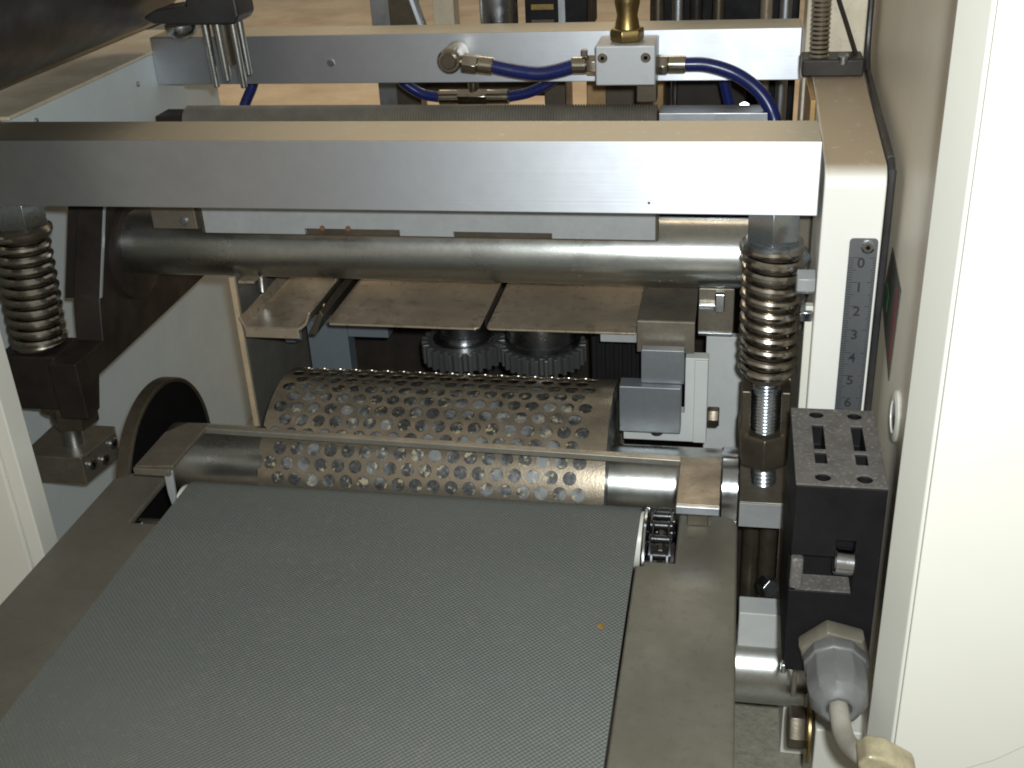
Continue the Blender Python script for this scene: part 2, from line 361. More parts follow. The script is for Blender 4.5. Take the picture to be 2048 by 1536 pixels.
MB().prism('y', [(-22.75, 1.5), (-22.35, 1.5), (-22.42, .4), (-22.5, -.2), (-22.68, -.2), (-22.75, .4)], 37.4, 37.6).build('hanging_tab', 'alu_pale', hs, bevel=.05)

# ================================================================== perforated drum
DY, DZ, DR = 44.5, -2.3, 4.66
dr = thing('perforated_drum', 'brown perforated metal drum behind the belt end', 'drum', (-12.5, DY, DZ-DR))
def perforated(x0, x1, rr, pitch, rows, hole, margin):
    b = MB(); dv = 2*math.pi/rows; hv = dv*rr            # hexagonal cells wrapped round the cylinder
    cols = int((x1-x0)/pitch)+2
    for r in range(rows):
        for c in range(-1, cols):
            u = x0 + margin + (c+(.5 if r % 2 else 0))*pitch
            if u < x0 - pitch*.6 or u > x1 + pitch*.6: continue
            solid = u < x0 + margin*.6 or u > x1 - margin*1.5
            ring = []; hex_ = []
            for k in range(12):
                a = math.pi*k/6 + math.pi/6
                cornr = k % 2 == 0
                # hexagon with vertical flat sides at +-pitch/2
                if cornr: hu, hw = math.cos(a)*pitch/math.sqrt(3), math.sin(a)*(hv*2/3)
                else:
                    a0, a1 = a-math.pi/6, a+math.pi/6
                    hu = (math.cos(a0)+math.cos(a1))/2*pitch/math.sqrt(3); hw = (math.sin(a0)+math.sin(a1))/2*(hv*2/3)
                hex_.append((min(max(u+hu, x0), x1), r*hv+hw)); ring.append((u+hole*math.cos(a), r*hv+hole*math.sin(a)))
            f = lambda p, q=0: (p[0], DY+(rr)*math.cos(p[1]/rr), DZ+(rr)*math.sin(p[1]/rr))
            if solid:
                b.add([f(p) for p in hex_], [tuple(range(12))])
            else:
                b.add([f(p) for p in hex_]+[f(p) for p in ring], [(k, (k+1) % 12, 12+(k+1) % 12, 12+k) for k in range(12)])
    return b
shell = perforated(-20.0, -4.72, DR, .78, 44, .298, .55)
so = shell.build('shell', 'drum', dr, angle=180, solid=.035)
bm = bmesh.new(); bm.from_mesh(so.data); bmesh.ops.remove_doubles(bm, verts=bm.verts, dist=2e-6)
bmesh.ops.dissolve_degenerate(bm, edges=bm.edges, dist=1e-6); bmesh.ops.recalc_face_normals(bm, faces=bm.faces)
for e in bm.edges:
    if e.is_boundary: e.smooth = False
bm.to_mesh(so.data); bm.free()
MB().cyl((-19.9, DY, DZ), (-4.85, DY, DZ), 4.2, n=64).build('core', 'core', dr)
MB().cyl((-26.2, DY, DZ), (.04, DY, DZ), 1.75, n=48).build('shaft', 'steel_tube', dr)
MB().cyl((.05, DY, DZ), (.82, DY, DZ), 1.86, n=48, ch=.06).build('collar', 'chrome', dr)

fl = thing('bearing_flange', 'round dark flange with a pale rim at the left end of the drum shaft', 'flange', (-26.8, 44.8, -7.6))
MB().lathe((-27.2, 44.8, -3.0), (1, 0, 0), [(0, 4.1), (0, 4.42), (.6, 4.42), (.65, 4.36), (.65, 4.22), (.5, 4.2)], 64).build('rim', 'oiled', fl)
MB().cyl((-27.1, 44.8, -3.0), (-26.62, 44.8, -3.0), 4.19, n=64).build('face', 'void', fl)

bb = thing('bearing_block', 'grey metal bearing block under the right spring', 'bearing block', (1.95, 44.4, -2.86))
MB().box(.85, 3.05, 42.4, 46.6, -2.86, -1.6).build('body', 'bracket', bb, bevel=.05)
MB().box(.86, 3.04, 42.33, 42.39, -2.84, -1.64).build('face_plate', 'alu_pale', bb, bevel=.02)

# ================================================================== springs
def spring_mesh(a, b, R, turns, r):
    a = Vector(a); b = Vector(b); pts = []; N = int(turns*20)
    for i in range(N+1):
        t = i/N; th = 2*math.pi*turns*t
        tt = min(max((t*turns-.8)/(turns-1.6), 0), 1)*.97+.015
        pts.append(a.lerp(b, tt)+Vector((math.cos(th)*R, math.sin(th)*R, 0)))
    return MB().path(pts, r, 10, smooth=False)
rs = thing('spring_rod', 'coil spring on a threaded rod at the right, beside the ruler post', 'spring', (1.86, 44.1, -1.65), 'coil springs under the near beam')
MB().lathe((1.68, 44.1, 9.3), (0, 0, 1), [(0, 1.15), (.15, 1.2), (.3, 1.2), (.42, 1.05)], 32).build('spring_cup', 'zinc', rs)
MB().hexa((1.67, 44.1, 9.7), (1.66, 44.1, 11.15), 1.12, .5).build('top_nut', 'zinc', rs, bevel=.03)
spring_mesh((1.70, 44.1, 9.45), (1.76, 44.1, 3.95), 1.03, 11.5, .205).build('coil', 'spring', rs)
MB().thread((1.68, 44.1, 9.6), (1.80, 44.1, .9), .61, .16).build('threaded_rod', 'zinc', rs)
MB().lathe((1.76, 44.1, 3.52), (0, 0, 1), [(0, .8), (.05, .9), (.2, .9), (.25, .8)], 32).build('spring_seat', 'oiled', rs)
MB().cyl((1.75, 44.1, 3.78), (1.69, 44.1, 9.4), .74, n=24).build('coil_gap_dark', 'oiled', rs)  # dark cylinder added to darken the gaps between the turns
for sx in (-1, 1):
    MB().prism('y', [(1.76+sx*.62, 3.1), (1.76+sx*1.02, 3.1), (1.78+sx*1.02, 1.6), (1.8+sx*1.12, 1.2), (1.82+sx*1.05, -.2), (1.82+sx*.62, -.5)], 43.6, 44.9).build('yoke_cheek', 'oiled', rs, bevel=.08)
MB().box(.8, 2.8, 44.75, 44.95, -.4, 3.0).build('yoke_back', 'oiled', rs, bevel=.04)
MB().hexa((1.82, 44.1, -.5), (1.80, 44.1, 1.05), 1.1, R_(30)).build('lock_nut', 'oiled', rs, bevel=.06)
MB().thread((1.88, 44.1, -1.65), (1.82, 44.1, -.45), .55, .2).build('stud', 'zinc', rs)

# bolts on the post beside the spring
MB().hexa((3.34, 43.1, 8.3), (2.62, 43.1, 8.3), .52, .3).build('hex_bolt', 'alu_pale', post, bevel=.05)
MB().hexa((3.34, 43.3, 6.9), (2.85, 43.3, 6.9), .42, .1).build('hex_bolt', 'zinc', post, bevel=.05)
ls = thing('spring_rod', 'coil spring at the left edge, resting on the dark lever', 'spring', (-31.9, 44.1, -1.5), 'coil springs under the near beam')
MB().lathe((-31.05, 44.1, 9.25), (0, 0, 1), [(0, 1.15), (.15, 1.25), (.35, 1.25), (.5, 1.05)], 32).build('spring_cup', 'oiled', ls)
MB().hexa((-31.03, 44.1, 9.7), (-31.0, 44.1, 11.15), 1.15, .2).build('top_nut', 'zinc', ls, bevel=.03)
spring_mesh((-31.3, 44.1, 9.5), (-31.66, 44.1, 4.0), 1.12, 12, .205).build('coil', 'spring', ls)
MB().thread((-31.05, 44.1, 9.6), (-31.7, 44.1, 1.2), .56, .16).build('threaded_rod', 'zinc', ls)
MB().cyl((-31.65, 44.1, 3.5), (-31.1, 44.1, 9.4), .76, n=24).build('coil_gap_dark', 'oiled', ls)  # same added dark cylinder, darkens the gaps in the left coil
MB().hexa((-31.0, 44.3, -.45), (-30.9, 44.3, 1.2), 1.15, .3).build('lock_nut', 'oiled', ls, bevel=.06)
MB().cyl((-31.25, 44.1, -1.5), (-31.2, 44.1, -.4), .5, n=20).build('stud', 'alu_plain', ls)
MB().lathe((-31.5, 44.1, .2), (0, 0, 1), [(0, .55), (.3, .9), (.75, .9)], 20).build('ball_cup', 'nickel', ls)

cb = thing('clamp_block', 'small grey metal clamp block with socket screws below the left spring', 'clamp', (-31.5, 44.3, -2.95))
MB().prism('z', [(-33.3, 42.7), (-30.1, 42.7), (-29.7, 45.3), (-30.0, 45.9), (-33.3, 45.9)], -2.95, -1.5).build('body', 'bracket', cb, bevel=.06)
for y, z in ((43.3, -2.2), (45.0, -2.0), (44.2, -2.45)):
    xx = -30.1+(y-42.7)*.15
    s_ = MB().cyl((xx-.05, y, z), (xx+.12, y, z), .3, n=20, ch=.03).build('socket_screw', 'zinc', cb)
    MB().hexa((xx+.05, y, z), (xx+.125, y, z), .15).build('socket', 'void', s_)

# ================================================================== pivot tube, levers, scraper plate
pt = thing('pivot_tube', 'thick grey steel tube running under the near beam', 'tube', (-14, 49.2, 5.5))
MB().cyl((-28.95, 49.2, 7.1), (2.6, 49.2, 7.1), 1.56, n=64).build('tube_body', 'steel_tube', pt)
MB().lathe((-28.9, 49.2, 6.6), (1, 0, 0), [(0, 2.35), (.25, 2.35), (.3, 2.25), (.3, 1.6)], 48).build('end_collar', 'black_steel', pt)

lv = thing('lever_arm', 'black steel lever arm holding the left end of the tube', 'lever', (-30, 48, 2.4))
MB().prism('x', [(42.3, .9), (43.4, .9), (44.0, 2.4), (56.2, 2.5), (56.2, 5.4), (52.5, 6.5), (52.5, 11.1), (48.25, 11.1), (45.4, 5.6), (45.3, 5.3), (44.9, 3.75), (42.3, 3.75)], -30.3, -28.9).build('arm', 'black_steel', lv, bevel=.08)
MB().prism('x', [(42.9, .95), (45.2, .95), (45.2, 3.75), (42.9, 3.75)], -33.3, -30.32).build('spring_seat', 'black_steel', lv, bevel=.12)
MB().prism('x', [(48.2, 11.1), (48.36, 11.1), (45.56, 5.7), (45.40, 5.7)], -28.9, -28.84).build('edge_highlight', 'alu_pale', lv)  # pale strip stands in for the highlight along the lever's front corner
MB().prism('x', [(48.6, 11.1), (52, 11.1), (52, 5.5), (45.75, 5.5)], -30.95, -30.32).build('stiffener', 'black_steel', lv, bevel=.05)
MB().cyl((-28.88, 47.3, 5.6), (-28.7, 47.3, 5.6), .2, n=14, ch=.04).build('screw', 'oiled', lv)

rv = thing('lever_arm', 'right lever cheek with hex bolt behind the right spring', 'lever', (3, 48, 2))
MB().prism('x', [(47.0, 4.4), (51.5, 4.4), (52, 11), (47.0, 11)], 2.62, 3.3).build('cheek', 'bracket', rv, bevel=.1)
MB().lathe((2.45, 49.2, 6.9), (1, 0, 0), [(0, 2.2), (.05, 2.3), (.3, 2.3)], 40).build('washer', 'alu_pale', rv)
MB().hexa((2.75, 46.95, 8.0), (2.7, 46.2, 8.0), .62, .3).build('hex_bolt', 'zinc', rv, bevel=.04)
MB().hexa((2.75, 46.95, 6.3), (2.7, 46.3, 6.3), .55, .3).build('hex_bolt', 'zinc', rv, bevel=.04)

sp_ = thing('scraper_plate', 'pale aluminium plate with notched lower edge between beam and tube', 'plate', (-13.3, 46.6, 8.5))
poly = [(-23.55, 11.1), (-23.55, 8.62), (-18.75, 8.62), (-18.75, 8.9), (-14.35, 8.9), (-14.35, 8.62), (-11.9, 8.62), (-11.9, 8.86), (-7.55, 8.86), (-7.55, 8.62), (-3.1, 8.62), (-3.1, 11.1)]
MB().prism('y', poly, 46.5, 46.8).build('plate_sheet', 'alu_pale', sp_, bevel=.03)
MB().box(-23.9, -3.0, 46.85, 47.3, 8.48, 11.1).build('backing_bar', 'oiled', sp_, bevel=.03)
MB().box(-26.2, -24.0, 46.7, 48, 8.7, 10.4).build('end_clamp', 'bracket', sp_, bevel=.06)
MB().cyl((-24.6, 46.72, 9.1), (-24.6, 46.6, 9.1), .2, n=14, ch=.03).build('screw', 'zinc', sp_)
for x in (-17.9, -16.7):
    MB().cyl((x, 46.52, 8.95), (x, 46.44, 8.95), .12, n=10).build('rusty_rivet', 'rust', sp_)

# ================================================================== middle unit: plates, gears, blocks
def gear(cx, cy, z0, z1, ro, teeth, hub_r, hub_z, label):
    g = thing('gear', label, 'gear', (cx, cy, z0), 'gears under the tan plates')
    pts = []
    for k in range(teeth):
        for da, r in ((-.30, ro*.86), (-.17, ro), (.17, ro), (.30, ro*.86)):
            a = 2*math.pi*(k+da)/teeth; pts.append((cx+r*math.cos(a), cy+r*math.sin(a)))
    MB().prism('z', pts, z0, z1).build('toothed_wheel', 'gear', g, bevel=.02)
    MB().lathe((cx, cy, z1), (0, 0, 1), [(0, ro*.72), (.1, ro*.72), (.14, ro*.66), (.14, hub_r), (.4, hub_r), (.45, hub_r*.95), (hub_z-.05, hub_r*.95), (hub_z, hub_r*.9)], 48).build('hub', 'gear_hub', g)
    return g
gear(-12.75, 50.3, .95, 1.95, 2.1, 26, 1.15, 1.4, 'toothed gear on the left of the pair, darker and half hidden')
gear(-8.75, 50.15, 1.0, 1.9, 2.12, 28, 1.85, 1.5, 'toothed gear with wide shiny hub, on the right of the pair')
tag(MB().prism('z', [(-18.4, 53.5), (-18.4, 46.9), (-18.2, 46.6), (-11.3, 46.6)] + arc(-11.3, 46.85, .25, -90, 0, 4) + [(-11.05, 53.5)], 4.12, 4.22).build('guide_plate', 'tan_sheet', bevel=.03), 'tan sheet plate left of the gap, above the gears', 'plate', 'tan guide plates')
tag(MB().prism('z', [(-10.75, 53.5)] + arc(-10.5, 46.85, .25, 180, 270, 4) + [(-3.95, 46.6), (-3.95, 53.5)], 4.12, 4.22).build('guide_plate', 'tan_sheet', bevel=.03), 'tan sheet plate right of the gap, above the gears', 'plate', 'tan guide plates')
tag(MB().box(-5.6, -3.95, 47.2, 48.6, 3.45, 4.1).build('spacer_block', 'alu_pale', bevel=.04), 'pale spacer block under the right tan plate', 'block')
tr = thing('chute', 'bent tan sheet chute at the left of the tan plates', 'chute', (-20.8, 49, 4))
MB().prism('y', [(-22.5, 4.5), (-22.3, 4.02), (-19.7, 4.02), (-19.35, 4.3), (-19.1, 4.85), (-19.0, 4.78), (-19.25, 4.2), (-19.6, 3.9), (-22.4, 3.9), (-22.6, 4.45)], 46.4, 53).build('channel', 'tan_sheet', tr, bevel=.02)
MB().box(-22.35, -19.65, 46.3, 46.39, 3.5, 4.0).build('front_lip', 'tan_sheet', tr, bevel=.03)
MB().prism('y', [(-19.3, 3.6), (-18.95, 3.6), (-18.45, 4.6), (-18.6, 4.85)], 46.6, 53).build('inner_wall', 'oiled', tr, bevel=.03)
tag(MB().cyl((-22.6, 49.5, 4.5), (-22.55, 49.5, 5.4), .25, n=16, ch=.05).build('cap_screw', 'zinc'), 'small shiny screw standing at the left end of the tan chute', 'screw')
sl = thing('side_plate', 'upright grey plate with worn tan edge left of the drum', 'plate', (-23.1, 53, -8))
MB().box(-23.3, -23.05, 47.75, 58.4, -12, 6.0).build('plate_body', 'grey_steel', sl, bevel=.03)
MB().box(-23.31, -23.04, 47.5, 47.74, -12, 6.02).build('worn_edge', 'tan_edge', sl, bevel=.04)
MB().box(-23.0, -22.2, 47.8, 52, 5.6, 5.75).build('top_tab', 'tan_sheet', sl, bevel=.03)
su = thing('support_block', 'blue-grey aluminium support block behind the drum, left of the gears', 'block', (-20, 52.6, -4))
MB().box(-21.6, -19.4, 52, 53, -6, 1.75).build('upright', 'blue_alu', su, bevel=.04)
MB().box(-19.4, -17.2, 52.05, 53, .95, 1.75).build('side_arm', 'blue_alu', su, bevel=.04)
tag(MB().hexa((-22.0, 51.0, 1.2), (-22.0, 51.0, 1.9), .5).build('hex_nut', 'blue_alu', bevel=.03), 'small blue-grey nut left of the support block', 'nut')
bk = thing('brush_block', 'black ribbed block right of the gears', 'block', (-5.2, 50.5, 0))
MB().box(-6.4, -3.8, 50.2, 51.5, -2, 3.3).build('block_body', 'black_plastic', bk, bevel=.05)
for k in range(6): MB().box(-6.3+k*.42, -6.12+k*.42, 49.95, 50.2, -1, 2.4).build('rib', 'black_plastic', bk, bevel=.02)

sb = thing('stop_block', 'stepped grey steel block right of the drum', 'block', (-3, 46, -.3))
MB().box(-4.6, -1.85, 45.6, 46.5, -.27, 2.05).build('lower_step', 'steel_block', sb, bevel=.05)
MB().box(-3.65, -1.75, 46.0, 46.5, 2.06, 3.7).build('upper_step', 'steel_block', sb, bevel=.04)
MB().cyl((-2.9, 45.9, -.45), (-2.9, 45.9, -.2), .28, n=16, ch=.05).build('clamp_screw', 'black_steel', sb)
ab = thing('angle_bracket', 'cream painted angle bracket behind the stepped block', 'bracket', (-2.6, 46.8, -1.2))
MB().prism('y', [(-4.5, -1.2), (-.7, -1.2), (-.7, 3.1), (-1.72, 3.1), (-1.72, .3), (-4.5, .3)], 46.55, 47.2).build('angle', 'pale_panel', ab, bevel=.04)
MB().box(-1.3, -.72, 46.42, 46.54, -1.15, 3.05).build('edge_rib', 'pale_panel', ab, bevel=.03)
MB().hexa((-.69, 46.9, .0), (-.15, 46.9, .0), .46, .2).build('hex_bolt', 'oiled', ab, bevel=.03)
hb = thing('hood_bracket', 'brown bent sheet bracket above the stepped block', 'bracket', (-2.6, 48, 3.2))
MB().box(-3.9, -1.35, 46.9, 52, 4.62, 4.72).build('top_sheet', 'bracket', hb, bevel=.03)
MB().box(-3.9, -1.35, 46.8, 46.9, 3.2, 4.72).build('front_sheet', 'bracket', hb, bevel=.03)
cl = thing('clip_plate', 'brown tab with shiny metal clip under the right end of the tube', 'tab', (-.5, 49.5, 2.8))
MB().box(-1.3, .32, 49.6, 50.0, 2.85, 5.2).build('tab_sheet', 'bracket', cl, bevel=.05)
MB().box(-1.28, .30, 49.5, 49.59, 2.85, 3.0).build('tab_lip', 'zinc', cl, bevel=.02)
MB().box(-1.3, -.35, 49.3, 49.59, 4.25, 4.5).build('clip_arm', 'chrome', cl, bevel=.04)
MB().box(-.55, -.1, 49.15, 49.59, 4.2, 5.1).build('clip_head', 'chrome', cl, bevel=.06)
tag(MB().box(-.9, 1.1, 50.2, 50.7, -9, 2.5).build('back_plate', 'pale_panel', bevel=.05), 'pale plate behind the hex bolt, left of the right spring', 'plate')

# ================================================================== lower right
pm = thing('mounting_plate', 'thin grey upright plate carrying the black connector', 'plate', (3.15, 40, -8))
MB().prism('x', [(36, -6.5), (43.5, -6.5), (43.5, -1.5), (41.5, -.2), (36, -.2)], 3.08, 3.28).build('plate_sheet', 'bracket', pm, bevel=.04)
tag(MB().box(1.05, 3.0, 41.0, 42.2, -8.3, -6.45).build('white_block', 'pale_panel', bevel=.06), 'white block above the grey shaft at the lower right', 'block')
lo = thing('lower_shaft', 'thick grey steel shaft under the conveyor at the lower right', 'shaft', (2.6, 41.7, -11.5))
MB().cyl((-5, 41.7, -9.85), (4.9, 41.7, -9.85), 1.72, n=48).build('shaft_body', 'steel_tube', lo)
hx = thing('machine_bolt', 'rusty hex bolt with brass washer at the bottom right', 'bolt', (3.8, 38.3, -11.1))
MB().hexa((3.25, 38.4, -10.3), (4.0, 38.4, -10.3), .92, .15).build('hex_head', 'oiled', hx, bevel=.05)
MB().cyl((4.0, 38.4, -10.3), (4.18, 38.4, -10.3), 1.45, n=40, ch=.04).build('washer', 'brass', hx)
tag(MB().box(4.3, 9, 37.2, 41, -16, -9.2).build('foot_block', 'cream', bevel=.1), 'cream foot block behind the hex bolt at the bottom', 'block')
for x, y, l in ((2.35, 46, 'front brown guide rod below the bearing block'), (1.6, 47.3, 'rear brown guide rod below the bearing block')):
    tag(MB().cyl((x, y, -12), (x, y, -2.9), .42, n=20).build('guide_rod', 'oiled'), l, 'rod', 'guide rods below the bearing block')
tag(MB().hexa((2.2, 44.6, -7.5), (2.55, 44.0, -7.35), .5).build('hex_nut', 'zinc', bevel=.03), 'shiny nut in the dark gap above the white block', 'nut')
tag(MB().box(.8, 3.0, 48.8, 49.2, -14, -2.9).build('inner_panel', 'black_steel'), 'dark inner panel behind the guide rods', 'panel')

# --- black connector
cn = thing('connector_box', 'black plastic connector box with dusty slotted top', 'connector', (4, 36.2, -3.1))
slots = []
for x in (3.39, 4.75):
    slots += [MB().box(x-.2, x+.2, 35.95, 37.7, 4.1, 5.2), MB().box(x-.2, x+.2, 35.0, 35.75, 4.1, 5.2)]
    for y in (34.1, 38.45): slots.append(MB().cyl((x, y, 4.1), (x, y, 5.2), .26, n=20))
cut = [MB().box(2.3, 4.62, 33.0, 34.5, .55, 2.05), MB().box(3.98, 4.62, 33.0, 34.2, 2.0, 2.75)]
MB().box(2.5, 5.46, 33.6, 38.9, -3.05, 4.86).build('housing', 'black_plastic', cn, bevel=.05, cut=cut+slots)
MB().box(2.72, 4.6, 33.62, 34.48, .57, .63).build('dusty_ledge', 'dust_grey', cn)
MB().box(2.52, 2.95, 33.5, 33.85, .66, 1.95).build('latch_tab', 'dust_grey', cn, bevel=.1)
MB().box(2.49, 5.47, 33.6, 38.92, 4.87, 4.95).build('top_plate', 'dust_grey', cn, bevel=.03, cut=slots)
MB().cyl((3.93, 33.55, 1.95), (4.62, 33.55, 1.9), .45, n=32, ch=.06).build('silver_screw', 'chrome', cn)
MB().box(2.44, 2.6, 33.3, 33.62, -3.0, -2.6).build('corner_screw', 'zinc', cn, bevel=.05)
nt = MB().hexa((4.22, 33.62, -1.75), (4.22, 32.9, -1.80), 1.32, R_(0)).build('gland_nut', 'gland_nut', cn, bevel=.06)
gl = MB().lathe((4.22, 32.9, -1.80), (0, -1, -.05), [(0, 1.08), (.15, 1.12), (.5, 1.12), (.55, 1.06), (.62, 1.04), (1.5, 1.06), (2.0, .98), (2.35, .72), (2.45, .58), (2.4, .42), (1.6, .42)], 10, rot=.3).build('cable_gland', 'gland', cn, bevel=.05)
cbl = thing('sensor_cable', 'beige cable curving out of the grey gland', 'cable', (4.2, 30, -2.6))
MB().path([(4.22, 31.6, -1.88), (4.22, 30.4, -1.95), (4.28, 29.5, -2.0), (4.42, 28.7, -1.75), (4.62, 28.0, -1.35), (4.9, 27.5, -1.05)], .33, 14).build('sheath', 'cable', cbl)
MB().prism('y', [(4.45, -.95), (4.75, -.55), (5.3, -.62), (6.2, -1.15), (6.3, -1.5), (5.9, -1.85), (4.6, -1.55)], 27.1, 28.1).build('ferrule', 'ferrule', cbl, bevel=.14, seg=3)

# ================================================================== ruler
ru = thing('steel_ruler', 'small steel ruler numbered 0 to 6 on the cream post', 'ruler', (4.97, 42.55, 2.2))
MB().prism('y', [(4.45, 2.2), (5.49, 2.2)] + arc(5.34, 10.17, .15, 0, 90, 4) + arc(4.60, 10.17, .15, 90, 180, 4), 42.53, 42.59).build('blade', 'ruler', ru)
rsx = MB().lathe((5.12, 42.53, 10.0), (0, -1, 0), [(0, .25), (.08, .25), (.13, .18)], 20).build('rivet_screw', 'chrome', ru)
MB().hexa((5.12, 42.42, 10.0), (5.12, 42.38, 10.0), .09).build('hex_socket', 'void', rsx)
def text_mesh(ch_, size):
    cu = bpy.data.curves.new('t', 'FONT'); cu.body = ch_; cu.size = size; cu.align_x = 'CENTER'; cu.align_y = 'CENTER'; cu.extrude = .0006*size; cu.offset = .00009
    to = bpy.data.objects.new('t', cu); COL.objects.link(to)
    dg = bpy.context.evaluated_depsgraph_get(); me = bpy.data.meshes.new_from_object(to.evaluated_get(dg))
    bpy.data.objects.remove(to); me.materials.clear(); me.materials.append(MATS['ink']); return me
for k in range(7):
    o = bpy.data.objects.new('digit', text_mesh(str(k), .0056)); COL.objects.link(o)
    o.parent = ru; o.rotation_euler = (R_(90), 0, 0); o.location = (Vector((4.93-.0*k, 42.52, 9.33-k))-WLOC[ru.name])*S
tk = MB()
for i in range(0, 68):
    z = 9.55-i*.1; l = .42 if i % 10 == 0 else (.30 if i % 5 == 0 else .20)
    tk.box(4.46, 4.46+l, 42.524, 42.529, z-.012, z+.012)
    tk.box(5.48-l*.6, 5.48, 42.524, 42.529, z-.012, z+.012)
to = tk.build('tick_marks', 'ink', ru); to['kind'] = 'stuff'

# ================================================================== pneumatics
vb = thing('valve_block', 'pale grey pneumatic valve block in front of the far beam', 'valve', (-5.35, 58.3, 12.7))
MB().box(-6.8, -3.88, 57, 59.6, 12.75, 14.68).build('valve_body', 'valve', vb, bevel=.08)
for x in (-6.45, -4.35):
    s_ = MB().cyl((x, 57.05, 14.1), (x, 56.9, 14.1), .24, n=18, ch=.04).build('screw', 'nickel', vb)
    MB().hexa((x, 56.93, 14.1), (x, 56.89, 14.1), .11).build('socket', 'void', s_)
bf = MB().hexa((-5.35, 58.2, 14.68), (-5.35, 58.2, 15.3), .85, .3).build('brass_base', 'brass', vb, bevel=.04)
MB().lathe((-5.35, 58.2, 15.3), (0, 0, 1), [(0, .62), (.6, .5), (1.2, .62), (1.4, .62), (1.5, .45), (2.4, .45), (2.5, .7), (4.5, .7)], 24).build('brass_stem', 'brass', vb)
for x0, x1, sgn in ((-6.8, -8.1, -1), (-3.88, -2.45, 1)):
    MB().hexa((x0, 58, 13.55), (x0+sgn*.55, 58, 13.55), .5, .3).build('push_fitting', 'nickel', vb, bevel=.03)
    MB().cyl((x0+sgn*.55, 58, 13.55), (x1, 58, 13.55), .42, n=24, ch=.05).build('fitting_sleeve', 'nickel', vb)
MB().box(-7.6, -7.3, 57.8, 58.1, 14.0, 14.35).build('release_pin', 'nickel', vb, bevel=.05)
MB().box(-4.9, -3.9, 58.3, 59.3, 11.6, 12.74).build('lower_port', 'oiled', vb, bevel=.05)
el = thing('elbow_fitting', 'nickel banjo elbow on the far beam, left of the valve block', 'fitting', (-13.5, 58.5, 13.2))
MB().cyl((-14.3, 59.7, 13.9), (-14.3, 57.6, 13.9), .62, n=28, ch=.08).build('banjo_head', 'nickel', el)
MB().cyl((-14.3, 57.6, 13.9), (-14.3, 57.4, 13.9), .4, n=20, ch=.05).build('banjo_screw', 'oiled', el)
MB().hexa((-13.7, 58, 13.75), (-12.9, 58, 13.65), .5, .3).build('hex_body', 'nickel', el, bevel=.03)
MB().cyl((-12.9, 58, 13.65), (-12.1, 58, 13.55), .44, n=24, ch=.05).build('sleeve', 'nickel', el)
def hose(label, pts, r=.3): tag(MB().path(pts, r, 14).build('air_hose', 'hose'), label, 'hose', 'blue air hoses')
hose('short blue air hose between the elbow and the valve block', [(-12.2, 58, 13.56), (-11, 58, 13.3), (-9.8, 58, 13.15), (-8.8, 58, 13.3), (-8.0, 58, 13.52)], .36)
hose('blue air hose from the valve block curving down to the right', [(-2.5, 58, 13.55), (-1.4, 58, 13.5), (-.1, 57.9, 13.1), (1.0, 57.6, 12.4), (1.7, 57.3, 11.5), (2.0, 57, 10.4), (2.0, 57, 8)], .34)
hose('blue air hose rising to the left of the tee', [(-16.4, 63.2, 10.75), (-17.4, 63.2, 10.95), (-18.4, 63.2, 11.6), (-19.3, 63.4, 12.6), (-19.8, 64, 13.4)])
hose('blue air hose rising to the right of the tee', [(-12.4, 63.2, 10.75), (-11.2, 63.2, 11.0), (-10.0, 63.2, 11.6), (-9.0, 63.2, 12.5), (-8.4, 63.8, 13.4)])
hose('blue air hose end under the far beam near the post', [(-.9, 64, 12.5), (-.6, 64, 11.2), (-.2, 64, 9.6)])
hose('blue air hose hanging under the far beam at the left', [(-26.9, 62.8, 12.6), (-27.2, 62.6, 11.6), (-27.8, 62.3, 10.4), (-28.2, 62, 9)])
te = thing('tee_fitting', 'nickel tee fitting under the far beam', 'fitting', (-14.4, 63.2, 10.3))
MB().cyl((-16.4, 63.2, 10.75), (-12.4, 63.2, 10.75), .42, n=20, ch=.05).build('tee_body', 'nickel', te)
MB().hexa((-15.3, 63.2, 10.75), (-13.6, 63.2, 10.75), .48).build('tee_hex', 'nickel', te, bevel=.03)
MB().cyl((-14.4, 63.2, 10.8), (-14.4, 63.2, 12.3), .3, n=18).build('tee_stem', 'nickel', te)
bar = thing('threaded_bar', 'brown finely threaded bar between the two beams', 'bar', (-16, 57.6, 9.8))
MB().thread((-29, 57.6, 10.75), (-3.8, 57.6, 10.75), .95, .14, 20).build('bar_body', 'ribbed_bar', bar)
MB().box(-30.6, -28.6, 57.0, 58.6, 9.6, 11.3).build('end_bearing', 'black_steel', bar, bevel=.08)
MB().box(-28.6, -26.9, 57.5, 58.2, 10.9, 11.4).build('end_lug', 'black_steel', bar, bevel=.05)
MB().box(-3.7, 1.9, 57.0, 58.6, 10.0, 11.4).build('end_guide', 'alu_plain', bar, bevel=.05)
MB().box(-25.4, -22.6, 60.3, 60.8, 10.6, 10.9).build('side_strip', 'oiled', bar, bevel=.03)

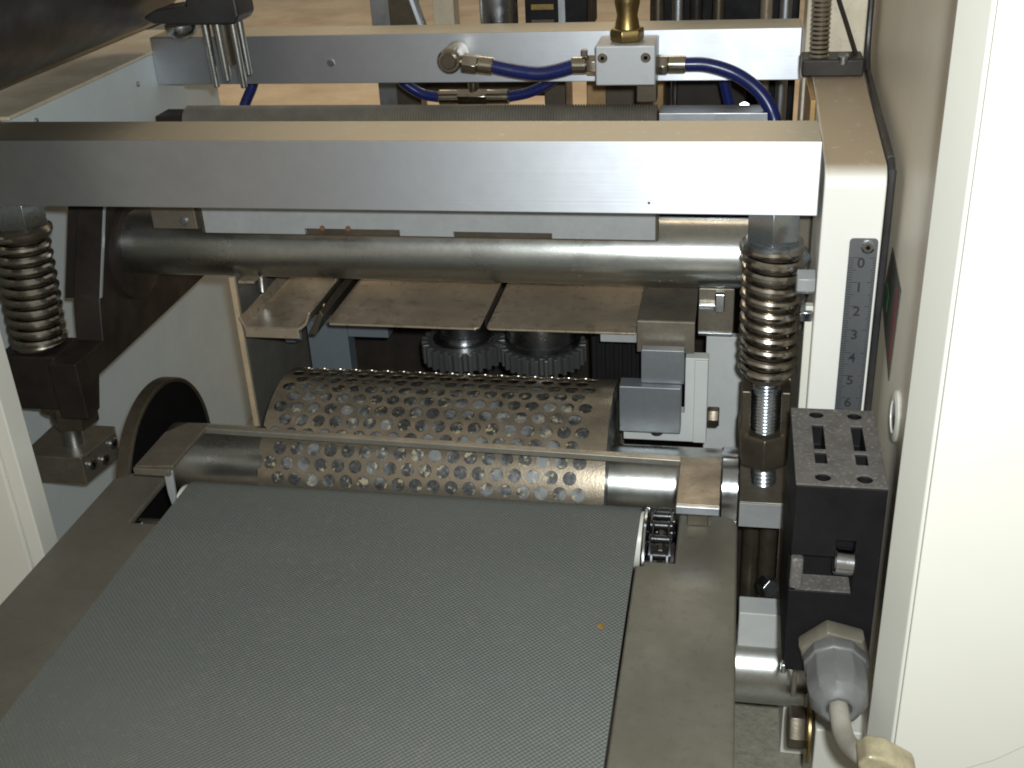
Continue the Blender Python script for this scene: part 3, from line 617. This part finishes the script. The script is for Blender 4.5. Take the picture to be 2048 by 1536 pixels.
# ================================================================== rear right screw, left knob, black roller
tr_ = thing('lead_screw', 'vertical threaded screw on a black foot behind the post', 'screw', (3.6, 54, 13.9))
MB().thread((3.6, 54, 14.6), (3.4, 54, 26), .44, .2).build('screw_thread', 'spring', tr_)
MB().box(2.85, 5.5, 53.2, 55.0, 13.95, 14.7).build('foot', 'black_steel', tr_, bevel=.08)
MB().cyl((4.6, 53.4, 14.5), (4.6, 53.3, 14.9), .25, n=14, ch=.05).build('cap_screw', 'zinc', tr_)
tag(MB().box(3.12, 3.34, 50, 55, 9.8, 13.7).build('amber_strip', 'amber', bevel=.03), 'amber strip between the far beam end and the post', 'strip')
kn = thing('adjusting_knob', 'black bracket with ribbed steel adjuster in front of the far beam', 'knob', (-25.7, 56, 13.2))
MB().prism('y', [(-29.1, 16.75), (-28.6, 16.45), (-26.4, 16.35), (-24.3, 16.35), (-24.0, 16.7), (-24.1, 19), (-26.5, 19), (-26.7, 17.3), (-28.4, 17.1)], 54.8, 57).build('bracket_plate', 'rubber', kn, bevel=.15)
for k in range(7):
    a = 2*math.pi*k/7+.4; x, y = -25.5+.88*math.cos(a), 56+.88*math.sin(a)
    MB().cyl((x, y, 16.4), (x+.12, y, 13.35+.25*math.sin(3*a)), .2, .17, n=12, ch=.04).build('prong', 'steel_tube', kn)
MB().cyl((-25.5, 56, 16.3), (-25.4, 56, 14.2), .5, .42, n=20).build('core_pin', 'oiled', kn)
MB().lathe((-27.5, 55.6, 15.75), (0, 0, 1), [(-.15, .2), (-.05, .5), (.12, .72), (.35, .8), (.54, .8)], 24).build('dome_screw', 'zinc', kn)
bl = thing('black_roller', 'large black roller in the upper left corner', 'roller', (-32.4, 45, 15.4))
MB().lathe((-32.6, 12, 19.4), (0, 1, 0), [(0, 3.9), (.3, 4.0), (47.5, 4.0), (49, 3.7), (50, 2.8), (50.3, 1.5)], 56).build('roller_body', 'rubber', bl)

# ================================================================== background beyond the far beam
def bg(name, label, cat, builder, m, group=None, **k): return tag(builder.build(name, m, **k), label, cat, group)
bg('frame_upright', 'grey upright frame leg, leftmost behind the far beam', 'upright', MB().box(-23.0, -21.6, 73, 75, -20, 24), 'alu_plain', 'uprights behind the far beam', bevel=.05)
bg('frame_upright', 'dark upright frame leg beside the leftmost grey one', 'upright', MB().box(-21.5, -19.9, 72, 73.5, -20, 24), 'oiled', 'uprights behind the far beam', bevel=.05)
bg('frame_upright', 'beige upright frame leg left of the steel cylinder', 'upright', MB().box(-18.4, -17.1, 71, 72.5, 13, 24), 'cream_dirty', 'uprights behind the far beam', bevel=.05)
bg('diagonal_brace', 'pale diagonal brace between the dark and beige uprights', 'brace', MB().path([(-19.0, 71.5, 12.0), (-20.6, 71.5, 17.5), (-21.4, 71.5, 21)], .35, 10), 'alu_plain')
cyl = thing('air_cylinder', 'bright steel cylinder standing behind the far beam', 'cylinder', (-14.1, 70, 8))
MB().lathe((-14.1, 70, 12.6), (0, 0, 1), [(0, .9), (.5, 1.1), (1.0, 1.15), (9, 1.15)], 32).build('barrel', 'zinc', cyl)
mo = thing('drive_motor', 'black slotted motor housing behind the far beam', 'motor', (-11, 72, 8))
MB().box(-12.7, -8.9, 71, 76, 12.6, 22).build('motor_body', 'black_plastic', mo, bevel=.1)
for k in range(4): MB().box(-12.3, -10.9, 70.8, 71, 13.2+k*.9, 13.55+k*.9).build('cooling_fin', 'brass' if k == 1 else 'oiled', mo, bevel=.03)
MB().box(-10.6, -10.2, 70.6, 71, 12.7, 20).build('terminal_strip', 'alu_plain', mo)
rm = thing('rear_mechanism', 'dark rear mechanism with upright rods behind the valve block', 'mechanism', (-1, 73, 4))
MB().box(-5.4, 3.6, 74, 77, 2, 26).build('back_box', 'black_plastic', rm, bevel=.1)
for x, m in ((-4.8, 'oiled'), (-3.6, 'alu_plain'), (-2.5, 'black_steel'), (-1.2, 'oiled'), (1.6, 'tan_sheet'), (2.7, 'alu_plain')):
    MB().cyl((x, 72.5, 4), (x, 72.5, 26), .38, n=16).build('upright_rod', m, rm)
cr = thing('carriage', 'dark brown carriage blocks under the far beam', 'carriage', (-7, 70, 6))
MB().box(-11.2, -9.9, 68, 71, 5, 11.6).build('carriage_block', 'oiled', cr, bevel=.1)
MB().box(-8.8, -4.2, 69, 72, 5, 11.4).build('carriage_block', 'wood', cr, bevel=.1)
MB().box(-7.6, -5.6, 68.6, 69, 8, 11).build('cover_plate', 'oiled', cr, bevel=.05)
MB().box(-3.5, .6, 70, 73, 4, 11.6).build('carriage_block', 'black_steel', cr, bevel=.1)
MB().cyl((.5, 66, 9.4), (.5, 65.6, 9.5), .35, n=16, ch=.05).build('end_screw', 'zinc', cr)
bg('cross_rail', 'dark rail behind the tee fitting under the far beam', 'rail', MB().box(-22, -12, 74, 76, 8.2, 9.6), 'oiled', bevel=.05)
